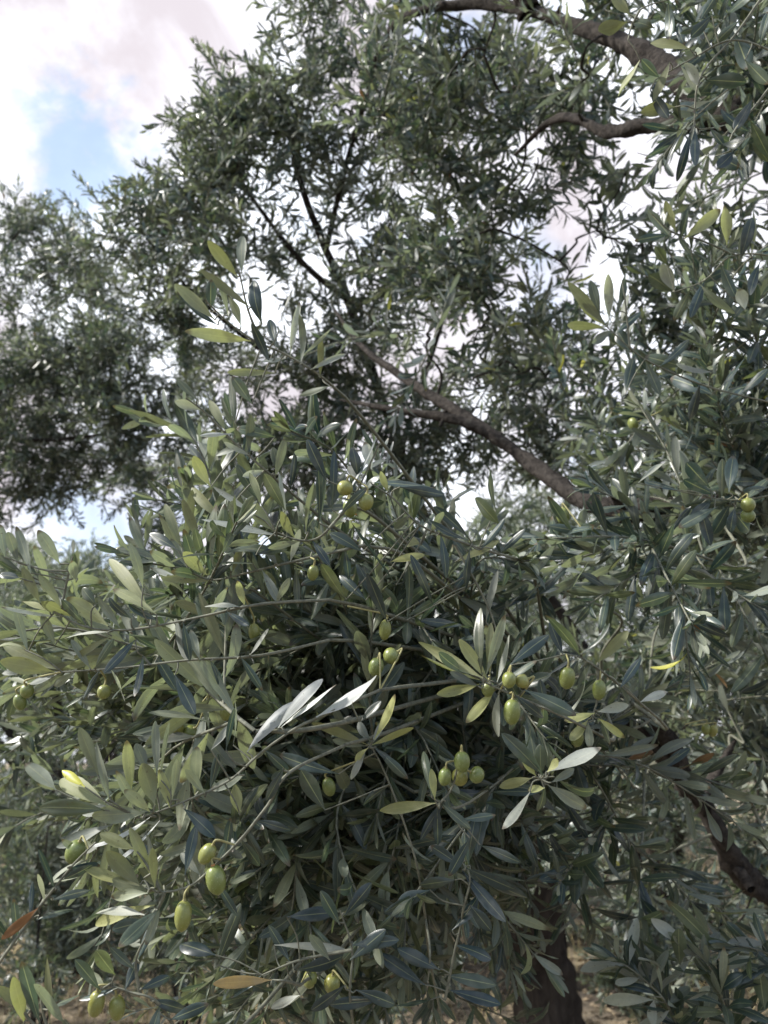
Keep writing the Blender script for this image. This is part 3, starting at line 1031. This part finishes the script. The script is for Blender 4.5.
traced_branch(.62, [[(600, 735, .1), (560, 715, .05), (525, 700), (497, 688), (484, 682)]],
              "483,678,413,640,16,o 480,680,418,662,13,o 480,684,436,698,11,y 495,690,466,722,11,y 500,690,488,740,10,p 482,675,472,605,12,G 486,675,505,615,10,g 497,682,512,638,8,p "
              "525,690,577,713,15,b 470,675,430,655,11,G 500,685,535,660,9,b 490,676,488,625,9,o 478,686,450,672,9,g 515,695,545,720,9,d 545,708,540,680,9,b 488,680,460,640,12,o",
              'front branch ending in a star of olive leaves')
traced_branch(.66, [[(555, 705, .5), (520, 760, .26), (470, 802, .06), (440, 806), (452, 788), (460, 755)]],
              "436,803,380,810,12,y 437,805,438,845,11,b 435,800,432,770,8,y 432,795,420,745,9,G 440,802,470,830,9,d 445,800,420,835,9,d 460,820,495,815,9,b 470,838,450,875,11,d 480,845,520,862,10,d 452,790,440,760,8,g")
traced_branch(.70, [[(660, 720, .1), (625, 690, .05), (600, 670), (582, 658), (566, 654)], [(598, 669), (597, 700), (592, 716)]],
              "580,655,545,605,16,G 583,653,615,630,9,b 597,663,628,632,12,o 584,665,594,720,11,p 563,655,550,622,10,b 510,665,548,632,14,b 595,713,565,720,9,y 597,712,628,705,10,p "
              "598,718,622,738,8,y 588,720,570,742,10,y 588,722,590,748,9,g 605,675,640,690,10,b 575,657,545,672,9,b 620,688,640,660,9,d 570,655,560,690,10,d 640,702,668,690,9,p 600,716,612,745,9,b")
traced_branch(.64, [[(562, 700, .5), (556, 745, .22), (548, 775, .05), (541, 779)]],
              "543,775,511,738,15,G 541,775,540,745,13,G 546,772,600,750,16,p 547,772,560,760,9,y 548,785,590,812,14,g 555,777,615,822,13,b 532,778,500,787,11,o 530,792,505,830,10,p 545,788,528,789,8,y "
              "536,776,520,755,10,o 552,782,575,770,9,g 545,785,540,820,9,d", 'front branch ending in a loose rosette of grey leaves')
traced_branch(.86, [[(700, 1080, .1), (670, 1010), (650, 985), (628, 967), (615, 962)], [(740, 1070, .08), (722, 1000), (712, 968), (690, 948)], [(800, 1000, .05), (775, 960), (758, 950), (735, 945)]],
              "625,966,580,957,12,p 629,965,637,916,11,p 655,980,640,962,14,p 695,950,651,920,13,p 717,952,688,910,13,G 680,965,677,932,15,G 662,970,646,948,14,p 755,958,722,962,14,p 768,945,730,938,10,p "
              "655,1000,598,996,12,p 768,965,750,980,15,p 765,1010,758,970,15,G 705,1020,715,985,13,g 720,990,740,975,12,b 654,1000,650,1024,12,p 640,978,615,985,9,p 668,1005,690,985,11,g 690,960,668,978,11,p "
              "716,960,740,935,9,p 700,955,720,930,9,g 712,985,690,1000,11,p 670,1010,640,1030,13,p 735,1000,765,1020,11,p 650,985,664,950,10,g", 'branch painted pale as if sunlit, low in the corner', join=False, extra=6)
traced_branch(.60, [[(90, 1100, .06), (62, 1050), (45, 1020), (40, 985)], [(62, 1050), (30, 1020), (18, 1000)]],
              "25,1024,13,977,13,o 40,1024,20,960,13,G 50,1024,48,958,8,o 65,1024,33,985,13,g 48,1010,80,990,9,b 30,1010,0,990,11,o 55,1035,85,1015,11,g", join=False)
traced_branch(.62, [[(190, 1060, .06), (160, 1005), (130, 992), (108, 985)], [(140, 995), (136, 960), (150, 930)]],
              "100,990,77,960,12,G 115,975,95,950,14,G 125,990,137,960,11,d 118,988,80,1000,9,b 140,990,170,975,10,d 150,1000,185,1010,11,d 136,970,110,950,9,b 138,960,152,925,9,d 160,1005,150,1040,11,d 105,985,85,975,11,g 170,1020,205,1005,12,d")
traced_branch(.60, [[(-60, 1050, .05), (0, 962), (36, 912), (72, 866), (96, 842)]],
              "37,920,70,902,10,b 52,900,90,888,11,b 70,868,100,868,11,d 18,940,14,900,8,b 12,945,-8,905,9,b 30,920,33,880,5,b 55,890,40,850,8,b 62,880,88,870,10,d 45,905,40,870,5,p 85,855,62,840,8,g", join=False)
traced_branch(.92, [[(830, 480, .1), (790, 490), (757, 498), (735, 500), (712, 498)]],
              "716,495,681,480,12,d 710,488,683,460,15,d 729,492,732,455,13,b 737,500,686,506,11,G 730,503,714,536,12,b 715,508,680,525,13,b 735,508,728,530,10,b 735,513,752,535,15,d 768,487,742,493,10,b "
              "700,505,710,545,12,d 677,490,645,480,11,b 638,483,667,455,6,p 722,497,722,460,11,b 745,500,768,480,9,b 712,500,690,520,12,b")
traced_branch(.80, [[(850, 90, .1), (790, 60), (735, 40), (690, 60), (655, 80)], [(760, 0), (735, 35), (700, 78), (694, 125)], [(790, 60), (760, 100), (730, 140), (742, 170)], [(640, 10), (632, 25), (628, 40)]],
              "627,22,596,34,15,o 654,28,634,19,13,G 690,49,651,39,12,o 675,107,647,107,14,o 693,55,707,45,10,w 698,86,688,62,15,w 735,34,750,70,17,d 706,80,745,82,15,d 695,128,695,172,10,d 690,133,682,172,9,d "
              "685,128,662,162,4,b 710,128,724,146,10,d 716,156,740,167,15,d 722,144,748,146,13,b 670,62,655,95,9,o 660,78,640,60,10,G 680,65,700,95,9,g 740,20,715,40,10,b 760,45,768,10,9,b 700,20,720,-10,10,d "
              "745,60,768,85,12,d 668,0,672,45,12,d 712,15,690,40,11,d 640,60,618,95,13,o 752,100,735,130,13,b 750,120,768,155,12,d 735,150,715,175,12,d 630,15,612,-5,11,o 650,90,668,120,11,b")
traced_branch(.95, [[(850, 420, .1), (760, 400), (700, 384), (650, 362), (630, 348), (607, 327)], [(630, 348), (625, 300), (622, 280)]],
              "607,327,569,283,12,o 604,325,578,299,11,o 604,327,568,325,13,o 609,320,609,276,10,p 622,322,624,288,9,g 630,351,617,331,14,d 685,367,646,356,13,b 713,372,672,370,9,p 714,395,667,372,16,b 625,395,633,358,11,b "
              "600,315,590,280,10,G 615,335,640,310,9,b 660,366,690,345,9,b 645,360,660,395,10,d 690,380,720,410,11,b 720,388,745,360,10,b 700,384,690,420,10,d 618,312,628,270,9,G 740,395,768,370,10,b 612,330,590,345,9,g")
traced_branch(.98, [[(850, 300, .1), (790, 262), (735, 255), (705, 280), (675, 292)], [(735, 255), (700, 240), (672, 232), (652, 214)]],
              "684,239,724,208,13,o 667,265,655,247,11,G 675,292,662,265,13,p 673,291,651,275,15,G 727,245,725,205,13,o 672,238,650,212,10,G 680,240,690,210,9,d 690,238,705,222,9,d 668,235,640,238,8,d 740,260,755,215,12,d "
              "752,258,768,235,12,b 720,262,735,300,11,d 705,280,690,318,10,b 760,262,745,300,11,d 745,310,740,290,12,p 700,284,728,320,11,g 690,290,675,320,10,b 735,258,712,232,11,G 664,225,664,205,9,G 676,232,664,203,9,o")
traced_branch(.72, [[(470, 960, .08), (462, 920), (470, 880, -.01), (462, 862)], [(445, 1000), (455, 950), (462, 920)]],
              "452,930,483,900,14,b 455,945,493,955,15,b 466,868,515,890,13,d 470,870,528,905,14,d 460,865,430,845,11,d 440,970,400,950,14,d 425,985,378,955,14,d 445,975,495,985,13,d 462,870,505,925,13,d "
              "430,890,395,905,14,d 455,880,420,885,12,d 450,990,500,1005,12,d 430,1000,390,1010,12,b 470,905,490,930,13,d", join=False)
traced_branch(.68, [[(360, 1060, .08), (350, 1000), (352, 950), (340, 910)], [(352, 950), (300, 960), (262, 975)]],
              "287,917,335,912,14,b 274,945,345,945,9,p 217,965,240,905,14,d 215,955,175,940,18,b 295,970,345,965,15,d 380,1000,330,1005,12,d 300,995,270,1007,9,p 350,960,385,930,14,d 345,915,372,885,13,d "
              "356,990,400,1005,13,d 340,925,320,890,12,d 262,975,235,1000,11,b 290,962,270,925,10,d 352,945,398,940,12,d 345,985,310,1015,12,d 330,960,310,935,10,g 300,960,325,1000,9,b", join=False)
# the single orange leaf and the dry red one
traced_branch(.64, [[(300, 985, .04), (285, 981), (272, 980)]], "272,980,214,983,12,O", 'twig with a lone orange brown leaf')
traced_branch(.60, [[(46, 896, .03), (42, 903), (38, 908)]], "38,908,6,937,10,r", 'twig with a lone dry red leaf', join=False)


# ---- untraced branches that make the mass behind the traced ones
def inside(poly, x, y):
    c = False
    j = len(poly) - 1
    for i in range(len(poly)):
        xi, yi = poly[i]
        xj, yj = poly[j]
        if (yi > y) != (yj > y) and x < (xj - xi) * (y - yi) / (yj - yi) + xi:
            c = not c
        j = i
    return c


KEEP = [[(-50, 200), (200, 200), (170, 440), (130, 520), (-50, 520)], [(355, 300), (430, 335), (520, 385), (570, 430), (575, 490), (500, 480), (440, 450), (380, 410)], [(-20, 850), (60, 850), (50, 1000), (-20, 1000)], [(530, -20), (590, 0), (640, 35), (720, 92), (790, 100), (790, 145), (690, 142), (560, 145), (560, 105), (650, 112), (600, 70), (530, 40)], [(590, 120), (690, 110), (690, 285), (590, 285)], [(350, 325), (420, 362), (500, 410), (555, 450), (560, 482), (505, 470), (400, 412)], [(590, 488), (720, 485), (720, 528), (590, 528)],
        [(640, 725), (700, 740), (775, 880), (720, 900)], [(480, 840), (690, 850), (640, 1060), (475, 1060)], [(0, 860), (80, 860), (80, 1000), (0, 1000)],
        [(-20, 470), (135, 470), (120, 580), (-20, 560)], [(590, 150), (690, 130), (690, 270), (600, 270)]]


def project(p):
    q = p - CAM
    d = q @ FW
    return 384 + FPX * (q @ RT) / d, 512 - FPX * (q @ UP) / d


def fill_branch(px, py, d, young, tries=0):
    tip = P(px, py, d)
    k = np.argmin(np.linalg.norm(NEAR_LIMB - tip, axis=1) + .1 * rng.random(len(NEAR_LIMB)))
    e = NEAR_LIMB[k]
    out = nrm(tip - e) + rng.normal(size=3) * .35 + np.array([-.35, -.1, .30 if px < 330 else .08])
    out = unit(out)
    ln = .30 + .16 * rng.random()
    foot = tip - out * ln + np.array([0, 0, -.03])
    if tries < 25:
        for f in np.linspace(0, 1.08, 8):
            x, y = project(foot + (tip - foot) * f)
            if any(inside(kp, x, y) for kp in KEEP):
                return fill_branch(px + rng.normal() * 12, py + rng.normal() * 12, d, young, tries + 1)
    elif any(inside(kp, *project(foot + (tip - foot) * f)) for kp in KEEP for f in (0, .5, 1)):
        return None
    g, gl = Geo(), Geo()
    lod = 'hi' if d < 1.05 else 'mid'
    lv = Leaves(lod)
    bend = np.array([0, 0, 1]) * ln * .08 + rng.normal(size=3) * .02
    main = catmull([foot, (foot + tip) / 2 + bend, tip], 9)
    tube(g, main, .0018, .0008, TWIG, 7, .25)
    join_limb(foot, out, g, .0018, .0032)
    shoot(lv, main, .06, .0132, .017, .03, young)
    for q in range(9):
        f = .03 + .75 * rng.random()
        st = main[int(f * (len(main) - 1))]
        dr = unit(out * .55 + rng.normal(size=3) * .75 + np.array([0, 0, .1]))
        l2 = .12 + .16 * rng.random()
        sp = catmull([st, st + dr * l2 * .5 + rng.normal(size=3) * .01, st + dr * l2 + np.array([0, 0, -1]) * l2 * .3 * rng.random()], 5)
        tube(g, sp, .0015, .0009, TWIG, 6)
        shoot(lv, sp, .056, .0120, .0165, .012, young)
    lv.into(gl)
    o = g.build('branch', NT)
    gl.build('foliage', o)
    BRANCHES.append(main)


REG = [
    ([(0, 630), (170, 620), (250, 540), (300, 540), (220, 700), (0, 710)], 6, .80, .98),
    ([(0, 640), (140, 620), (150, 820), (70, 830), (0, 820)], 6, .85, 1.3),
    ([(0, 610), (60, 625), (140, 560), (200, 470), (250, 400), (310, 405), (390, 490), (540, 525), (600, 540), (560, 640), (570, 730), (460, 810), (410, 1024), (120, 1024), (150, 900), (60, 790), (0, 740)], 32, .80, 1.35),
    ([(610, 340), (660, 270), (710, 210), (768, 190), (768, 470), (640, 460)], 11, 1.05, 1.8),
    ([(590, 540), (768, 540), (768, 640), (580, 640)], 4, 1.3, 1.8),
    ([(610, 0), (768, 0), (768, 190), (700, 170), (620, 90)], 5, 1.0, 1.6),
    ([(610, 600), (768, 600), (768, 900), (640, 800)], 4, 1.7, 2.2),
    ([(230, 820), (420, 820), (405, 1024), (200, 1024)], 6, .82, 1.2),
]
for poly, n, d0, d1 in REG:
    xs = [p[0] for p in poly]
    ys = [p[1] for p in poly]
    cand = []
    while len(cand) < n:
        best = None
        for _ in range(14):  # best candidate: spread evenly
            while True:
                x = min(xs) + (max(xs) - min(xs)) * rng.random()
                y = min(ys) + (max(ys) - min(ys)) * rng.random()
                if inside(poly, x, y):
                    break
            m_ = min([math.hypot(x - a, y - b) for a, b in cand], default=1e9)
            if best is None or m_ > best[0]:
                best = (m_, x, y)
        cand.append(best[1:])
    for x, y in cand:
        fill_branch(x, y, d0 + (d1 - d0) * rng.random(), (.46 if x < 280 else .14) + .14 * rng.random())


# ------------------------------------------------------------------ olives
def olive_mesh(name, r, l, m):
    g = Geo()
    U, V = 22, 16
    u = np.linspace(0, np.pi, U)
    rr = np.sin(u) ** .92
    z = -np.cos(u)
    prof = rr * r * (1 + .06 * z)
    zz = z * l / 2
    zz[0] -= l * .035
    prof[-1] = 0
    th = np.linspace(0, 2 * np.pi, V, endpoint=False)
    v = np.stack([prof[:, None] * np.cos(th), prof[:, None] * np.sin(th), np.broadcast_to(zz[:, None], (U, V))], -1).reshape(-1, 3)
    f = []
    for i in range(U - 1):
        for j in range(V):
            f.append((i * V + j, i * V + (j + 1) % V, (i + 1) * V + (j + 1) % V, (i + 1) * V + j))
    g.add(v, f, m=m)
    return g


ALLB = np.vstack(BRANCHES)


def olive(px, py, d, hpx, wpx, label, tilt=0.0, scar=False):
    l, r = .95 * hpx * d / FPX, .94 * wpx * d / FPX / 2
    c = P(px, py, d)
    ax = unit(UP * math.cos(tilt) + RT * math.sin(tilt) + FW * rng.normal() * .15 + rng.normal(size=3) * .04)  # stalk end
    g = olive_mesh('olive', r, l, OLIVE)
    zax = ax
    xax = unit(np.cross([.3, .8, .1], zax))
    yax = np.cross(zax, xax)
    M = np.stack([xax, yax, zax], 1)
    g.v = [x @ M.T + c for x in g.v]
    o = g.build('olive', origin=c)
    o['label'] = label
    o['category'] = 'olive'
    o['group'] = 'green olives hanging on the near branches'
    topp = c + ax * l * .495
    k = np.argmin(np.linalg.norm(ALLB - (topp + ax * .008), axis=1))
    e = ALLB[k]
    if np.linalg.norm(e - topp) > .045:
        e = topp + unit(e - topp) * .04
    s = Geo()
    tube(s, catmull([topp - ax * .001, topp + ax * .005, (topp + ax * .006 + e) / 2, e], 5), .0009, .0008, STALK, 7)
    tube(s, np.array([topp - ax * .0012, topp + ax * .0012]), r * .28, r * .18, SCAR if scar else STALK, 9)
    s.build('stalk', o)
    return o


OL = [
    (183, 916, .575, 31, 18, 'green olive hanging lowest of three beside the pale rounded leaves', .05),
    (216, 880, .575, 30, 21, 'green olive with orange scar at its stalk, middle of the three by the pale leaves', -.15, True),
    (207, 854, .58, 24, 17, 'green olive leaning on the diagonal stem, topmost of the three by the pale leaves', .6),
    (75, 852, .61, 26, 20, 'plump olive alone at the lower left above the blue grey leaves', .5),
    (96, 1004, .62, 29, 17, 'left olive of the pair at the bottom edge of the photo', .1),
    (117, 1008, .625, 27, 17, 'right olive of the pair at the bottom edge of the photo', .0),
    (329, 787, .75, 20, 14, 'small bright olive alone right of the diagonal stem under the long dark leaf', -.2),
    (376, 667, .70, 20, 16, 'lower olive of the touching pair above the whitish leaves', .3),
    (391, 656, .705, 16, 18, 'upper olive of the touching pair above the whitish leaves', 1.0),
    (512, 712, .61, 27, 18, 'longest olive, hanging straight below the star of olive leaves', .0),
    (509, 680, .61, 17, 15, 'round olive beside the star of leaves, touching the one at its right', .2),
    (522, 681, .615, 14, 16, 'round olive right of the star of leaves, at the outer side of its neighbour', 1.2),
    (488, 689, .63, 16, 14, 'olive half hidden behind the centre of the star of leaves', .2),
    (462, 762, .65, 22, 17, 'topmost olive in the bunch of four at the middle', .0),
    (445, 777, .655, 19, 14, 'leftmost olive in the bunch of four at the middle', .1),
    (460, 777, .67, 19, 17, 'hindmost olive in the bunch of four at the middle', .0),
    (477, 775, .66, 15, 18, 'rightmost olive in the bunch of four at the middle', -1.1),
    (567, 678, .69, 24, 17, 'olive left of the hanging grey leaf in the pair under the right whorl', .1),
    (599, 690, .70, 22, 14, 'olive right of the hanging grey leaf in the pair under the right whorl', .1),
    (577, 738, .72, 20, 14, 'shaded olive tucked behind the two tan leaves near the rosette', .0),
    (345, 488, .675, 16, 17, 'upper left olive of the three beside the long curved grey leaf', .3),
    (366, 502, .675, 18, 16, 'right olive of the three beside the long curved grey leaf', .1),
    (350, 508, .70, 20, 15, 'hindmost olive of the three beside the long curved grey leaf', .0),
    (313, 573, .70, 17, 12, 'small olive among hanging leaves below the level stem', .2),
    (27, 691, .67, 16, 14, 'upper olive of the pair at the left edge', .1),
    (20, 702, .675, 18, 13, 'lower olive of the pair at the left edge', -.2),
    (104, 692, .68, 15, 14, 'olive right of the left edge pair, among thin grey twigs', .0),
    (176, 727, .70, 15, 18, 'olive behind the upright rounded leaves, left of its neighbour', 1.1),
    (190, 733, .705, 15, 16, 'olive behind the upright rounded leaves, right of its neighbour', .8),
    (226, 712, .71, 19, 13, 'olive left of the whitish leaves, above the arching thin leaf', .1),
    (254, 632, .74, 18, 12, 'dull olive in shade below the level stem with the yellow leaf', .0),
    (385, 630, .74, 22, 13, 'shaded olive just above the touching pair', .1),
    (310, 979, .70, 18, 15, 'left olive of the shaded pair near the orange leaf', .2),
    (332, 984, .70, 20, 17, 'right olive of the shaded pair near the orange leaf', .1),
    (748, 505, .90, 15, 15, 'upper olive of the pair at the right edge beside the drooping leaves', .0),
    (748, 516, .905, 14, 15, 'lower olive of the pair at the right edge beside the drooping leaves', .2),
    (563, 516, .92, 18, 14, 'shaded olive under the level limb', .0),
    (706, 729, 1.1, 12, 9, 'left olive of the small pair above the sloping limb', .0),
    (713, 731, 1.1, 14, 9, 'right olive of the small pair above the sloping limb', .1),
    (633, 424, 1.15, 9, 14, 'tiny olive high on the right, above the level limb', 1.2),
]
for a in OL:
    olive(*a)
